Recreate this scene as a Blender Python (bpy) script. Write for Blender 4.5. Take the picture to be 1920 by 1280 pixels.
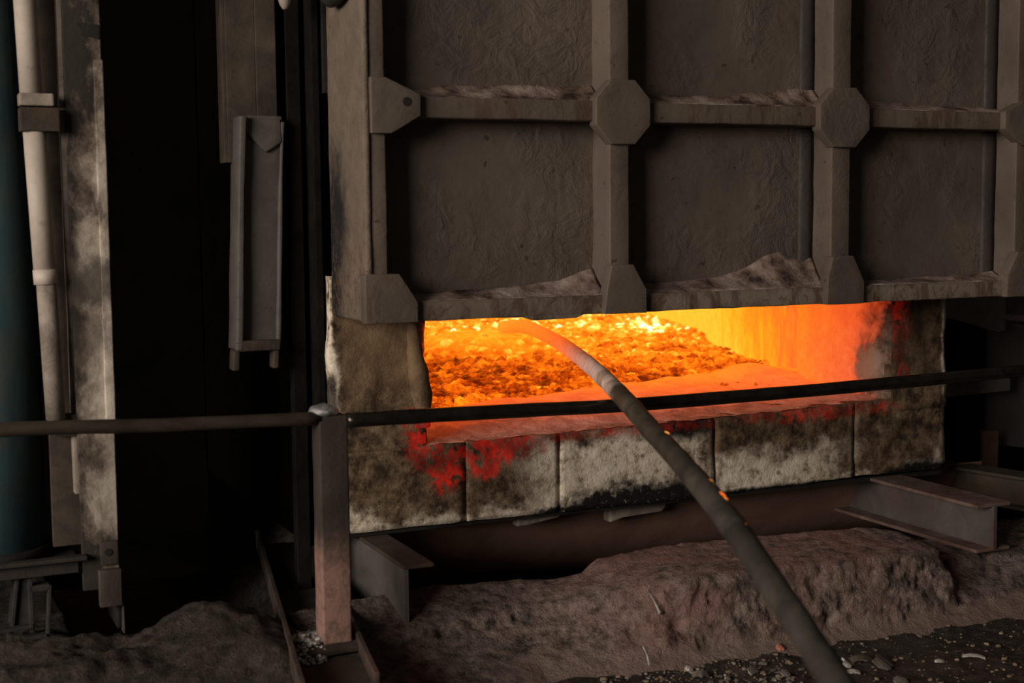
import bpy, bmesh, math, random
import numpy as np
from mathutils import Matrix, Vector

for o in list(bpy.data.objects):
    bpy.data.objects.remove(o, do_unlink=True)
sc = bpy.context.scene
COL = sc.collection
rnd = random.Random(7)

# ------------------------------------------------------------------ camera
def cam_axes(yaw, pitch, roll):
    y, p, r = (math.radians(v) for v in (yaw, pitch, roll))
    f = Vector((math.sin(y)*math.cos(p), math.cos(y)*math.cos(p), -math.sin(p)))
    rt = Vector((math.cos(y), -math.sin(y), 0)); up = rt.cross(f)
    return math.cos(r)*rt + math.sin(r)*up, -math.sin(r)*rt + math.cos(r)*up, f
cd = bpy.data.cameras.new('camera'); cam = bpy.data.objects.new('camera', cd); COL.objects.link(cam)
rt, up, fw = cam_axes(24.303, 5.125, -0.569)
M = Matrix((rt, up, -fw)).transposed().to_4x4(); M.translation = (0, -4.72, 1.5); cam.matrix_world = M
cd.sensor_width = 36; cd.lens = 36*2600/1920; cd.clip_start = .05; cd.clip_end = 60
cd.dof.use_dof = True; cd.dof.focus_distance = 5.55; cd.dof.aperture_fstop = 2.6
sc.camera = cam

# ------------------------------------------------------------------ world, light, exposure
w = bpy.data.worlds.new('hall_air'); sc.world = w; w.use_nodes = True
w.node_tree.nodes['Background'].inputs[0].default_value = (1.0, .86, .74, 1)
w.node_tree.nodes['Background'].inputs[1].default_value = .030
def area(name, loc, target, sx, sy, power, color):
    l = bpy.data.lights.new(name, 'AREA'); l.shape = 'RECTANGLE'; l.size = sx; l.size_y = sy
    l.energy = power; l.color = color
    o = bpy.data.objects.new(name, l); COL.objects.link(o); o.location = loc
    o.rotation_euler = (Vector(target)-Vector(loc)).to_track_quat('-Z', 'Y').to_euler()
    return o
# daylight from the open hall gate, far to the left of the furnace
area('hall_gate_daylight', (-7.6, -5.4, 3.4), (2.2, -.3, 1.1), 6.5, 3.4, 1050, (1.0, .89, .78))
sc.view_settings.view_transform = 'Standard'; sc.view_settings.look = 'None'
sc.view_settings.gamma = 1; sc.view_settings.exposure = 0
try: sc.view_settings.use_curve_mapping = False
except Exception: pass

# ------------------------------------------------------------------ numpy value noise (for relief)
def vnoise(P, seed=0):
    P = np.asarray(P, float); i = np.floor(P).astype(np.int64); f = P-i; f = f*f*(3-2*f)
    def h(a, b, c):
        n = (a*374761393 + b*668265263 + c*2147483647 + seed*974634777) & 0xffffffff
        n = ((n ^ (n >> 13))*1274126177) & 0xffffffff
        n = ((n ^ (n >> 16))*2246822519) & 0xffffffff
        return ((n ^ (n >> 15)) & 0xffff)/32767.5-1
    o = 0
    for a in (0, 1):
        for b in (0, 1):
            for c in (0, 1):
                wt = (f[:, 0] if a else 1-f[:, 0])*(f[:, 1] if b else 1-f[:, 1])*(f[:, 2] if c else 1-f[:, 2])
                o = o + wt*h(i[:, 0]+a, i[:, 1]+b, i[:, 2]+c)
    return o
def fbm(P, scale, octv=4, seed=0, rough=.5):
    P = np.asarray(P, float)*scale; a = 1; s = 0; t = 0
    for k in range(octv):
        s = s + a*vnoise(P+17.3*k, seed+k); t += a; a *= rough; P = P*2.03
    return s/t
def sstep(a, b, x):
    t = np.clip((np.asarray(x, float)-a)/(b-a), 0, 1); return t*t*(3-2*t)

# ------------------------------------------------------------------ material helpers
class NT:
    def __init__(s, name):
        s.m = bpy.data.materials.new(name); s.m.use_nodes = True
        s.t = s.m.node_tree; s.b = s.t.nodes['Principled BSDF']; s._p = None
    def n(s, k): return s.t.nodes.new(k)
    def l(s, a, b): s.t.links.new(a, b)
    def put(s, sock, v):
        if isinstance(v, bpy.types.NodeSocket): s.l(v, sock)
        elif isinstance(v, (tuple, list)): sock.default_value = tuple(v)+((1,) if len(v) == 3 and sock.type == 'RGBA' else ())
        else: sock.default_value = v
    def pos(s):
        if s._p is None:
            g = s.n('ShaderNodeNewGeometry'); s._p = g.outputs['Position']
        return s._p
    def obj(s): return s.n('ShaderNodeTexCoord').outputs['Object']
    def xyz(s, v=None):
        q = s.n('ShaderNodeSeparateXYZ'); s.l(v or s.pos(), q.inputs[0]); return q.outputs
    def scaled(s, v, sc_, loc=(0, 0, 0)):
        q = s.n('ShaderNodeMapping'); q.inputs['Scale'].default_value = sc_; q.inputs['Location'].default_value = loc
        s.l(v, q.inputs['Vector']); return q.outputs[0]
    def noise(s, scale, detail=6, rough=.55, dist=0, v=None):
        q = s.n('ShaderNodeTexNoise'); q.inputs['Scale'].default_value = scale; q.inputs['Detail'].default_value = detail
        q.inputs['Roughness'].default_value = rough; q.inputs['Distortion'].default_value = dist
        s.l(v or s.pos(), q.inputs['Vector']); return q.outputs['Fac']
    def voro(s, scale, v=None, feat='F1'):
        q = s.n('ShaderNodeTexVoronoi'); q.feature = feat; q.inputs['Scale'].default_value = scale
        s.l(v or s.pos(), q.inputs['Vector']); return q.outputs['Distance']
    def ramp(s, fac, stops):
        q = s.n('ShaderNodeValToRGB'); e = q.color_ramp.elements
        while len(e) < len(stops): e.new(.5)
        for k, (p, c) in enumerate(stops):
            e[k].position = p; e[k].color = (c, c, c, 1) if not isinstance(c, tuple) else (*c[:3], 1)
        s.put(q.inputs[0], fac); return q.outputs[0]
    def mr(s, v, a, b, c=0., d=1., smooth=True):
        q = s.n('ShaderNodeMapRange'); q.interpolation_type = 'SMOOTHSTEP' if smooth else 'LINEAR'
        s.put(q.inputs[0], v)
        for k, x in zip((1, 2, 3, 4), (a, b, c, d)): q.inputs[k].default_value = x
        return q.outputs[0]
    def math(s, op, a, b=0., c=None):
        q = s.n('ShaderNodeMath'); q.operation = op; s.put(q.inputs[0], a); s.put(q.inputs[1], b)
        if c is not None: s.put(q.inputs[2], c)
        return q.outputs[0]
    def mul(s, *v):
        r = v[0]
        for x in v[1:]: r = s.math('MULTIPLY', r, x)
        return r
    def add(s, a, b): return s.math('ADD', a, b)
    def clamp(s, a):
        q = s.n('ShaderNodeClamp'); s.put(q.inputs[0], a); return q.outputs[0]
    def mix(s, f, a, b):
        q = s.n('ShaderNodeMix'); q.data_type = 'RGBA'; s.put(q.inputs[0], f); s.put(q.inputs[6], a); s.put(q.inputs[7], b)
        return q.outputs[2]
    def blob(s, x, y, z, rx, ry, rz, soft=.45):
        """0..1 stain centred on a world point, its outline ragged by noise"""
        p = s.n('ShaderNodeVectorMath'); p.operation = 'SUBTRACT'; s.l(s.pos(), p.inputs[0]); p.inputs[1].default_value = (x, y, z)
        q = s.n('ShaderNodeVectorMath'); q.operation = 'MULTIPLY'; s.l(p.outputs[0], q.inputs[0]); q.inputs[1].default_value = (1/rx, 1/ry, 1/rz)
        r = s.n('ShaderNodeVectorMath'); r.operation = 'LENGTH'; s.l(q.outputs[0], r.inputs[0])
        d = s.add(r.outputs['Value'], s.mul(s.math('SUBTRACT', s.noise(10, 6, .7), .5), 2.4))
        return s.mr(d, 1+soft, 1-soft)
    def bump(s, h, strength=.5, dist=.02, prev=None):
        q = s.n('ShaderNodeBump'); q.inputs['Strength'].default_value = strength; q.inputs['Distance'].default_value = dist
        s.l(h, q.inputs['Height'])
        if prev: s.l(prev, q.inputs['Normal'])
        return q.outputs[0]
    def out(s, col, rough=.8, metal=0., normal=None, emit=None, estr=1., spec=.3):
        s.put(s.b.inputs['Base Color'], col); s.put(s.b.inputs['Roughness'], rough); s.put(s.b.inputs['Metallic'], metal)
        s.b.inputs['Specular IOR Level'].default_value = spec
        if normal: s.l(normal, s.b.inputs['Normal'])
        if emit is not None: s.put(s.b.inputs['Emission Color'], emit); s.put(s.b.inputs['Emission Strength'], estr)
        return s.m

MAT = {}
def door_metal(name, base, rusty=0., relief=.30):
    t = NT(name)
    a = t.noise(2.3, 6, .6); b = t.noise(14, 6, .65, .6); c = t.noise(46, 4, .6)
    col = t.mix(t.ramp(a, [(.32, 0.), (.68, 1.)]), tuple(v*.72 for v in base), tuple(v*1.12 for v in base))
    col = t.mix(t.mul(t.ramp(b, [(.56, 0.), (.70, 1.)]), .45), col, tuple(v*.45 for v in base))
    z = t.xyz()[2]
    rust = t.mul(t.ramp(t.noise(10, 7, .7, 1.), [(.50, 0.), (.60, 1.)]), t.mr(z, 1.5, 1.15, rusty*.25, .25+rusty))
    pale_ = t.mul(t.mr(z, 1.25, 1.2), t.mr(t.xyz()[0], 1.9, 2.7, .35, 1.), rusty*1.8)
    col = t.mix(t.clamp(pale_), col, (.235, .185, .140))
    drip = t.mul(t.ramp(t.noise(16, 5, .65, 0, t.scaled(t.pos(), (1, 1, .22))), [(.52, 0.), (.60, 1.)]), rusty*1.4)
    col = t.mix(t.clamp(drip), col, (.085, .050, .032))
    col = t.mix(t.clamp(rust), col, (.075, .036, .02))
    chip = t.ramp(t.noise(24, 3, .5), [(.70, 0.), (.74, 1.)])
    col = t.mix(t.mul(chip, .7), col, (.045, .02, .015))
    wr = t.noise(13, 6, .62, 1.1)
    pk = t.ramp(t.noise(2.6, 3, .5), [(.44, .12), (.60, 1.)])
    n = t.bump(t.mul(wr, pk), relief, .022); n = t.bump(c, .25, .005, n)
    return t.out(col, t.ramp(b, [(.3, .55), (.7, .85)]), 0, n, spec=.35)
MAT['door'] = door_metal('door_heat_stained_paint', (.125, .096, .076))
MAT['door_rail'] = door_metal('door_rail_flaked_paint', (.135, .104, .080), .5)
MAT['strip'] = door_metal('door_weld_strip', (.050, .041, .037))
MAT['door_panel'] = door_metal('door_panel_sooty_paint', (.125, .096, .077), 0., .60)

def side_mat():
    t = NT('door_side_sooted_paint')
    x, y, z = t.xyz()
    b = t.noise(12, 6, .65, .5)
    col = t.mix(t.ramp(b, [(.4, 0.), (.65, 1.)]), (.175, .134, .100), (.130, .100, .077))
    soot = t.math('MAXIMUM', t.blob(1.43, -.10, 1.50, .2, .10, .22, .7), t.blob(1.43, -.03, 1.30, .2, .10, .30, .6))
    col = t.mix(soot, col, (.014, .013, .013))
    low = t.mul(t.mr(z, 1.55, 1.25), t.ramp(t.noise(30, 5, .7), [(.5, 0.), (.62, 1.)]))
    col = t.mix(low, col, (.11, .06, .035))
    pits = t.mul(t.ramp(t.noise(40, 3, .6), [(.68, 0.), (.74, 1.)]), .9)
    col = t.mix(pits, col, (.05, .03, .02))
    return t.out(col, .8, 0, t.bump(t.noise(20, 6, .6, 1.5), .5, .015))
MAT['door_side'] = side_mat()

def dust_mat():
    t = NT('settled_dust')
    a = t.noise(7, 7, .62); b = t.noise(35, 5, .7)
    col = t.ramp(a, [(.36, (.045, .028, .024)), (.45, (.17, .118, .096)), (.53, (.29, .212, .178)), (.66, (.44, .36, .315))])
    return t.out(col, .95, 0, t.bump(b, .6, .012), spec=.1)
MAT['dust'] = dust_mat()

def refractory():
    t = NT('burnt_refractory')
    x, y, z = t.xyz()
    n1 = t.noise(5, 7, .68); n2 = t.noise(13, 7, .72); n3 = t.noise(48, 5, .65)
    brown = t.ramp(n2, [(.34, (.018, .013, .010)), (.44, (.072, .046, .029)), (.52, (.150, .100, .060)), (.60, (.22, .155, .096)), (.72, (.33, .25, .17))])
    white = t.ramp(n2, [(.33, (.12, .090, .068)), (.41, (.44, .355, .265)), (.50, (.76, .655, .525)), (.66, (.90, .81, .69))])
    nz = t.math('SUBTRACT', n1, .5)
    # bare pale areas: lower strip, the blocks in the middle, lower right corner
    low = t.mr(t.add(z, t.mul(nz, .30)), .425, .375)
    midw = t.mul(t.mr(t.add(x, t.mul(nz, .5)), 2.10, 2.34), t.mr(t.add(x, t.mul(nz, .9)), 3.02, 2.86), t.mr(t.add(z, t.mul(nz, .35)), .67, .60))
    midr = t.mul(t.mr(t.add(x, t.mul(nz, .5)), 2.95, 3.05), t.mr(t.add(x, t.mul(nz, .6)), 3.75, 3.5), t.mr(t.add(z, t.mul(nz, .42)), .56, .46))
    rc = t.mr(t.add(t.math('SUBTRACT', x, t.mul(z, 1.6)), t.mul(nz, .4)), 3.40, 3.55)
    rc = t.mul(rc, t.mr(z, .62, .52))
    lc = t.mr(t.add(t.add(x, t.mul(z, 1.3)), t.mul(nz, .5)), 2.13, 2.00)
    W = t.math('MAXIMUM', t.math('MAXIMUM', t.math('MAXIMUM', low, midw), t.math('MAXIMUM', midr, rc)), lc)
    edge = t.mul(t.mr(t.add(x, t.mul(nz, .16)), 1.455, 1.43), t.mr(z, .66, .72))
    W = t.math('MAXIMUM', W, edge)
    redge = t.mul(t.mr(t.add(x, t.mul(nz, .10)), 4.185, 4.205), .7)
    W = t.math('MAXIMUM', W, redge)
    col = t.mix(t.clamp(W), brown, white)
    specks = t.mul(t.ramp(n2, [(.62, 0.), (.68, 1.)]), .35)
    col = t.mix(t.mul(specks, t.math('SUBTRACT', 1., W)), col, (.42, .36, .29))
    # soot stains
    soot = t.math('MAXIMUM', t.blob(2.68, 0, .375, .36, 1, .085, .35), t.blob(2.40, 0, .36, .2, 1, .035, .35))
    soot = t.math('MAXIMUM', soot, t.blob(3.30, 0, .365, .5, 1, .018, .5))
    soot = t.math('MAXIMUM', soot, t.blob(4.10, 0, .385, .22, 1, .035, .4))
    soot = t.math('MAXIMUM', soot, t.blob(2.86, 0, .66, .16, 1, .05, .6))
    soot = t.math('MAXIMUM', soot, t.mul(t.blob(1.43, 0, .86, .02, 1, .10, .4), .9))
    soot = t.mul(soot, t.ramp(n3, [(.26, .35), (.40, 1.)]))
    col = t.mix(t.clamp(soot), col, (.012, .011, .010))
    spots = t.mul(t.ramp(t.voro(15), [(.16, 1.), (.24, 0.)]), t.ramp(t.noise(3.1, 2), [(.5, 0.), (.62, 1.)]))
    col = t.mix(t.mul(spots, .75), col, (.04, .034, .034))
    tan = t.mul(t.mr(z, .98, .78, .72, 0.), t.mr(x, 1.9, 1.8), t.mr(x, 1.45, 1.50))
    col = t.mix(tan, col, (.21, .135, .075))
    burn = t.mul(t.mr(x, 3.80, 3.95), t.mr(z, .70, .85), t.mr(x, 4.2, 4.05), .6)
    col = t.mix(burn, col, (.085, .055, .035))
    # incandescent patches of the overheated lining around the mouth
    def red(*a): return t.blob(*a)
    g = t.math('MAXIMUM', red(1.77, 0, .68, .07, 1, .11, .3), red(1.85, 0, .58, .07, 1, .09, .3))
    g = t.math('MAXIMUM', g, red(2.06, 0, .635, .17, 1, .055, .4))
    g = t.math('MAXIMUM', g, red(2.02, 0, .58, .06, 1, .05, .4))
    g = t.math('MAXIMUM', g, t.mul(red(3.55, 0, .672, .34, 1, .03, .6), .42))
    g = t.math('MAXIMUM', g, t.mul(red(2.45, 0, .665, .45, 1, .022, .7), .40))
    g = t.math('MAXIMUM', g, t.mul(red(3.98, 0, .80, .035, 1, .05, .3), .8))
    g = t.math('MAXIMUM', g, t.mul(red(1.74, 0, .77, .05, 1, .05, .3), .9))
    g = t.math('MAXIMUM', g, t.mul(red(3.93, 0, 1.04, .06, 1, .16, .8), .35))
    crust = t.ramp(t.noise(16, 6, .66), [(.40, 0.), (.46, .75), (.56, 1.), (.62, .12)])
    holes = t.ramp(t.voro(22), [(.15, 0.), (.26, 1.)])
    g = t.mul(g, crust, holes)
    col = t.mix(t.mul(g, .95), col, (.09, .012, .010))
    h = t.add(t.mul(n2, .7), t.mul(n3, .35))
    nn = t.bump(h, .5, .026)
    return t.out(col, .9, 0, nn, (1., .024, .009), t.mul(g, t.ramp(t.noise(7, 4, .6), [(.38, .04), (.50, .15), (.62, .36)])), spec=.2)
MAT['refractory'] = refractory()

def ledge_mat():
    t = NT('hot_sill_lining')
    x, y, z = t.xyz()
    a = t.noise(9, 7, .65, .5); b = t.noise(38, 5, .7)
    col = t.ramp(a, [(.3, (.20, .125, .10)), (.5, (.44, .31, .26)), (.7, (.60, .47, .41))])
    pits = t.mul(t.ramp(b, [(.62, 0.), (.70, 1.)]), .6)
    col = t.mix(pits, col, (.12, .06, .05))
    yy = t.add(y, t.mul(t.math('SUBTRACT', a, .5), .35))
    heat = t.mr(yy, .0, .85, 0., 1., False)
    emit = t.ramp(heat, [(0., (.030, .0025, .001)), (.22, (.16, .020, .007)), (.42, (.75, .085, .016)), (.70, (1., .15, .015)), (1., (1., .24, .012))])
    return t.out(col, .9, 0, t.bump(t.add(a, t.mul(b, .4)), .7, .03), emit, .85, spec=.2)
MAT['ledge'] = ledge_mat()

def lining_mat():
    t = NT('glowing_chamber_lining')
    x, y, z = t.xyz()
    st = t.noise(5, 6, .6, .5, v=t.scaled(t.pos(), (1.5, 1.5, .55)))
    fl = t.noise(13, 5, .6, 1.)
    dp = t.add(t.add(y, t.mul(t.math('SUBTRACT', z, .85), -.9)), t.mul(t.math('SUBTRACT', st, .5), 1.7))
    heat = t.mr(dp, .05, 2.35, 0., 1., False)
    emit = t.ramp(heat, [(0., (.42, .045, .012)), (.16, (.88, .105, .018)), (.36, (.95, .15, .014)), (.58, (1., .25, .010)), (.78, (1., .38, .012)), (1., (1., .50, .03))])
    k = t.ramp(fl, [(.3, .80), (.52, .95), (.7, 1.15)])
    return t.out((.16, .09, .05), .9, 0, t.bump(st, .5, .04), emit, t.mul(k, 1.15), spec=.1)
MAT['lining'] = lining_mat()

def jamb_inner():
    t = NT('hot_jamb_lining')
    x, y, z = t.xyz()
    n1 = t.noise(9, 6, .65, .4); n2 = t.noise(24, 6, .7)
    col = t.ramp(n2, [(.32, (.05, .035, .03)), (.5, (.17, .12, .085)), (.7, (.30, .24, .19))])
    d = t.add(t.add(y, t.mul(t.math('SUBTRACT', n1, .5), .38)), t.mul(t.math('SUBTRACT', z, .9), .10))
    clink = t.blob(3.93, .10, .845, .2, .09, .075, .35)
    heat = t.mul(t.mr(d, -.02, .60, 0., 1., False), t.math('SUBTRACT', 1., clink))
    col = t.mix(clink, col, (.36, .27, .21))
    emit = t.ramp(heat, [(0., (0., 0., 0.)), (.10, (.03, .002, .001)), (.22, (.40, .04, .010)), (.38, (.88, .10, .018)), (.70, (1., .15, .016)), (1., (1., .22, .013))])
    return t.out(col, .9, 0, t.bump(n2, .7, .03), emit, .9, spec=.15)
MAT['jamb_inner'] = jamb_inner()

def melt_mat(name, gain, bias, island=0.):
    t = NT(name)
    x, y, z = t.xyz()
    big = t.noise(1.1, 3, .5); mid = t.noise(4.5, 4, .6); med = t.noise(15, 4, .6); fine = t.noise(48, 4, .6)
    c = lambda n: t.math('SUBTRACT', n, .5)
    # thick crust in front and left, liquid and hotter towards the middle and the back
    T = t.add(t.mr(t.add(y, t.mul(x, .32)), 1.5, 4.3, .385, .60, False), bias)
    liquid = t.blob(3.3, 2.95, .75, .62, .55, 1., .5)
    crust = t.blob(2.75, 1.75, .7, .75, .60, 1., .6)
    v = t.add(t.add(t.mul(c(big), .30), t.mul(c(mid), .85*gain)), t.add(t.mul(c(med), 1.05*gain), t.mul(c(fine), .55*gain)))
    T = t.add(T, t.mul(v, t.math('SUBTRACT', 1., t.mul(liquid, .55))))
    T = t.add(T, t.mul(crust, -.12)); T = t.add(T, t.mul(liquid, .02))
    T = t.add(T, t.mul(t.mr(z, .66, .80, -.5, .5, False), .20))
    hot = t.mul(t.ramp(t.noise(17, 3, .5), [(.64, 0.), (.70, 1.)]), t.ramp(t.noise(2.1, 2), [(.44, 0.), (.58, 1.)]), t.mr(y, 1.9, 2.6))
    T = t.add(T, t.mul(hot, .28))
    if island:
        g = t.n('ShaderNodeNewGeometry'); T = t.add(T, t.mul(c(g.outputs['Random Per Island']), island))
    T = t.clamp(T)
    emit = t.ramp(T, [(0., (.05, .003, .0)), (.18, (.16, .011, .0)), (.34, (.50, .048, .001)), (.46, (.90, .125, .003)), (.58, (1., .20, .005)), (.74, (1., .36, .014)), (.88, (1., .62, .09)), (1., (1., .95, .55))])
    strg = t.mul(t.ramp(T, [(0., .32), (.5, .34), (.8, .40), (1., .9)]), 2.9)
    return t.out((.06, .035, .025), .5, 0, t.bump(t.add(med, t.mul(fine, .5)), .5, .03), emit, strg, spec=.3)
MAT['melt'] = melt_mat('molten_dross_crust', .9, .0)
MAT['crumb'] = melt_mat('molten_dross_crumbs', .8, .03, .30)

def steel(name, c0, c1, rough=.6, metal=0., scale=8., bump=.3, rust=None, streak=(1, 1, 1)):
    t = NT(name)
    v = t.scaled(t.pos(), streak)
    a = t.noise(scale, 7, .65, .5, v=v); b = t.noise(scale*5, 5, .65, v=v)
    col = t.ramp(a, [(.34, c0), (.66, c1)])
    if rust:
        col = t.mix(t.mul(t.ramp(t.noise(scale*.7, 6, .7, 1.), [(.48, 0.), (.62, 1.)]), rust[1]), col, rust[0])
    col = t.mix(t.mul(t.ramp(b, [(.62, 0.), (.75, 1.)]), .5), col, tuple(x*.4 for x in c0))
    return t.out(col, rough, metal, t.bump(b, bump, .008), spec=.4)
MAT['black_steel'] = steel('black_sooty_steel', (0.007, 0.006, 0.005), (0.018, 0.014, 0.012), .7)
MAT['beam_steel'] = steel('grey_beam_steel', (.060, .053, .050), (.110, .097, .090), .62, 0, 5, .3, ((.10, .045, .035), .45))
MAT['beam_top'] = steel('dusty_beam_flange', (.085, .055, .045), (.21, .145, .122), .85, 0, 9, .6, ((.12, .045, .03), .5))
MAT['bar'] = steel('oily_black_bar', (.030, .025, .021), (.075, .062, .052), .24, .8, 14, .12)
MAT['bar_worn'] = steel('worn_brown_bar', (0.035, 0.027, 0.020), (0.084, 0.063, 0.045), .42, .3, 9, .25, None, (.4, 1, 1))
MAT['post'] = steel('brown_post_steel', (0.032, 0.025, 0.021), (0.070, 0.053, 0.042), .65, 0, 6, .4, ((.15, .075, .06), .5), (1, 1, .4))
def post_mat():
    t = NT('post_pink_toward_foot')
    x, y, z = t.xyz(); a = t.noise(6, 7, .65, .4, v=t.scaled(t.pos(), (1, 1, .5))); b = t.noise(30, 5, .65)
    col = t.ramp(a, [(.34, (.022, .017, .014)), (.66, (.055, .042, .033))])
    k = t.mul(t.mr(t.add(z, t.mul(t.math('SUBTRACT', a, .5), .5)), .56, .36), t.ramp(b, [(.35, .55), (.55, 1.)]))  # base colour turns pink towards the foot of the post, broken by noise
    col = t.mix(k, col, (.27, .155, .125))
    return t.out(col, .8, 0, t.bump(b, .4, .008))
MAT['post_pink_foot'] = post_mat()
MAT['pipe_teal'] = steel('teal_cylinder_paint', (.040, .085, .095), (.075, .135, .145), .42, 0, 4, .15, ((.10, .095, .08), .6), (1, 1, .25))
MAT['pale'] = steel('cream_pipe_paint', (.42, .36, .30), (.56, .48, .41), .6, 0, 5, .15)
MAT['pale_dirty'] = steel('dirty_pale_paint', (.20, .165, .135), (.36, .30, .25), .75, 0, 9, .3, ((.09, .07, .055), .6))
MAT['brown_steel'] = steel('brown_scaled_steel', (0.028, 0.021, 0.016), (0.060, 0.045, 0.033), .8, 0, 6, .4, ((.09, .05, .025), .5))
MAT['grey_channel'] = steel('grey_channel_paint', (0.066, 0.058, 0.051), (0.110, 0.096, 0.085), .7, 0, 5, .3, ((.07, .06, .055), .4))
MAT['shell'] = steel('brown_furnace_shell', (0.165, 0.088, 0.062), (0.286, 0.165, 0.121), .8, 0, 3, .2)
MAT['_x'] = steel('soot_black_wall', (0.002, 0.002, 0.002), (0.005, 0.004, 0.003), .95, 0, 2, .2)
_b = MAT['_x'].node_tree.nodes['Principled BSDF']; _b.inputs['Specular IOR Level'].default_value = 0.; MAT['dark_wall'] = MAT['_x']
MAT['right_wall'] = steel('dark_grey_wall', (.11, .09, .082), (.16, .132, .12), .9, 0, 3, .2)
MAT['frame_steel'] = steel('dark_frame_steel', (.016, .013, .012), (.042, .034, .029), .7, 0, 8, .3)
MAT['guide'] = steel('brown_guide_paint', (.030, .022, .016), (.085, .062, .045), .8, 0, 6, .3)
MAT['soot_steel'] = steel('soot_steel', (.006, .005, .0045), (.014, .011, .009), .8)
MAT['soot_steel'].node_tree.nodes['Principled BSDF'].inputs['Specular IOR Level'].default_value = .05
MAT['flank'] = steel('dim_flank_steel', (.13, .105, .092), (.22, .18, .155), .85, 0, 5, .3)
MAT['aluminium'] = steel('splashed_aluminium', (.30, .29, .28), (.62, .60, .58), .38, .7, 30, .6)
MAT['scrap'] = steel('scrap_metal', (.16, .14, .12), (.34, .31, .28), .45, .45, 22, .5)
MAT['scrap_dark'] = steel('scrap_scale', (.05, .042, .036), (.14, .115, .095), .6, .2, 22, .5)
MAT['scrap_white'] = steel('bright_scrap', (.40, .37, .34), (.66, .62, .57), .5, .3, 22, .4)
MAT['pebble'] = steel('ochre_pebble', (.16, .11, .065), (.36, .28, .18), .9, 0, 30, .4)
MAT['brick_red'] = steel('red_brick_chip', (.30, .10, .07), (.42, .16, .11), .9, 0, 20, .4)

def column_mat():
    t = NT('weathered_column_paint')
    x, y, z = t.xyz()
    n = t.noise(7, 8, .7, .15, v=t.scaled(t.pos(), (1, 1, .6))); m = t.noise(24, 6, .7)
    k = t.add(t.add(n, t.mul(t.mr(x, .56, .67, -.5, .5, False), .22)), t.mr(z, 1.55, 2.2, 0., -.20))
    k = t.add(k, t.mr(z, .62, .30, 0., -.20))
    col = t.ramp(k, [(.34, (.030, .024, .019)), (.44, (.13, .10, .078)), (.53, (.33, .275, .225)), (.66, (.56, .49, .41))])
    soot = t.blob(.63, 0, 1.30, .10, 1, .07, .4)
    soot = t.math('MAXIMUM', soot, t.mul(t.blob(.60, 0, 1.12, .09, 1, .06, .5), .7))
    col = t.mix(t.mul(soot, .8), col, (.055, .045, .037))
    return t.out(col, .75, 0, t.bump(m, .4, .01))
MAT['column'] = column_mat()

def curb_mat():
    t = NT('rough_concrete')
    x, y, z = t.xyz()
    a = t.noise(4, 7, .65); b = t.noise(22, 7, .7); c = t.noise(70, 4, .7)
    col = t.ramp(b, [(.36, (.050, .046, .038)), (.48, (.205, .152, .130)), (.64, (.37, .29, .25))])
    pink = t.mul(t.ramp(a, [(.40, 0.), (.60, 1.)]), t.mr(x, 1.9, 2.5), t.mr(x, 3.6, 3.2))
    col = t.mix(t.mul(pink, .72), col, (.33, .178, .15))
    sand = t.mul(t.mr(z, .075, .02), t.mr(x, 1.5, 2.2))
    col = t.mix(t.mul(sand, .75), col, (.30, .215, .178))
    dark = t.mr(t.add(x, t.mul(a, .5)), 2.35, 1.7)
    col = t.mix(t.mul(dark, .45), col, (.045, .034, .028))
    h = t.add(b, t.mul(c, .5))
    return t.out(col, .95, 0, t.bump(h, .95, .035), spec=.15)
MAT['curb'] = curb_mat()

def floor_mat():
    t = NT('black_oily_dirt')
    a = t.noise(3, 7, .65); b = t.noise(26, 7, .72); c = t.noise(85, 4, .7)
    col = t.ramp(b, [(.34, (.013, .011, .009)), (.5, (.046, .037, .031)), (.68, (.120, .098, .082))])
    col = t.mix(t.mul(t.ramp(a, [(.42, 0.), (.62, 1.)]), .5), col, (.075, .060, .050))
    fleck = t.mul(t.ramp(t.voro(48), [(.10, 1.), (.18, 0.)]), t.ramp(t.noise(6, 2), [(.50, 0.), (.60, 1.)]))
    col = t.mix(t.mul(fleck, .6), col, (.26, .20, .14))
    return t.out(col, .9, 0, t.bump(t.add(b, t.mul(c, .5)), .9, .03), spec=.2)
MAT['floor'] = floor_mat()

def rod_mat():
    t = NT('stirring_rod_steel')
    x, y, z = t.xyz()
    a = t.noise(7, 6, .65, .5); b = t.noise(30, 5, .7)
    cool = t.ramp(a, [(.32, (.012, .010, .009)), (.52, (.040, .034, .028)), (.70, (.075, .062, .050))])
    pale = t.ramp(b, [(.35, (.52, .38, .33)), (.6, (.78, .62, .56))])  # furnace glow falling on the hot end, painted in as pinkish base colour
    k = t.mul(t.mr(t.add(y, t.mul(a, .35)), -.62, -.42), 1.)
    col = t.mix(k, cool, pale)
    band = t.mul(t.mr(y, -.60, -.56), t.mr(y, -.45, -.50), .6)
    col = t.mix(band, col, (.14, .095, .06))
    heat = t.mr(t.add(y, t.mul(t.math('SUBTRACT', b, .5), .3)), -.35, 1.1, 0., 1., False)
    emit = t.ramp(heat, [(0., (0., 0., 0.)), (.20, (.14, .014, .004)), (.5, (.55, .060, .007)), (1., (.85, .115, .010))])
    return t.out(col, .7, 0, t.bump(t.add(a, t.mul(b, .4)), .4, .012), emit, 1.05, spec=.45)
MAT['rod'] = rod_mat()
def rod_fleck_mat():
    t = NT('emissive_fleck')  # small emissive orange flecks along one edge of the rod
    return t.out((.1, .04, .02), .8, 0, None, t.ramp(t.noise(60, 3), [(.35, (1., .10, .005)), (.62, (1., .42, .06))]), .95)
MAT['rod_fleck'] = rod_fleck_mat()

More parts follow.
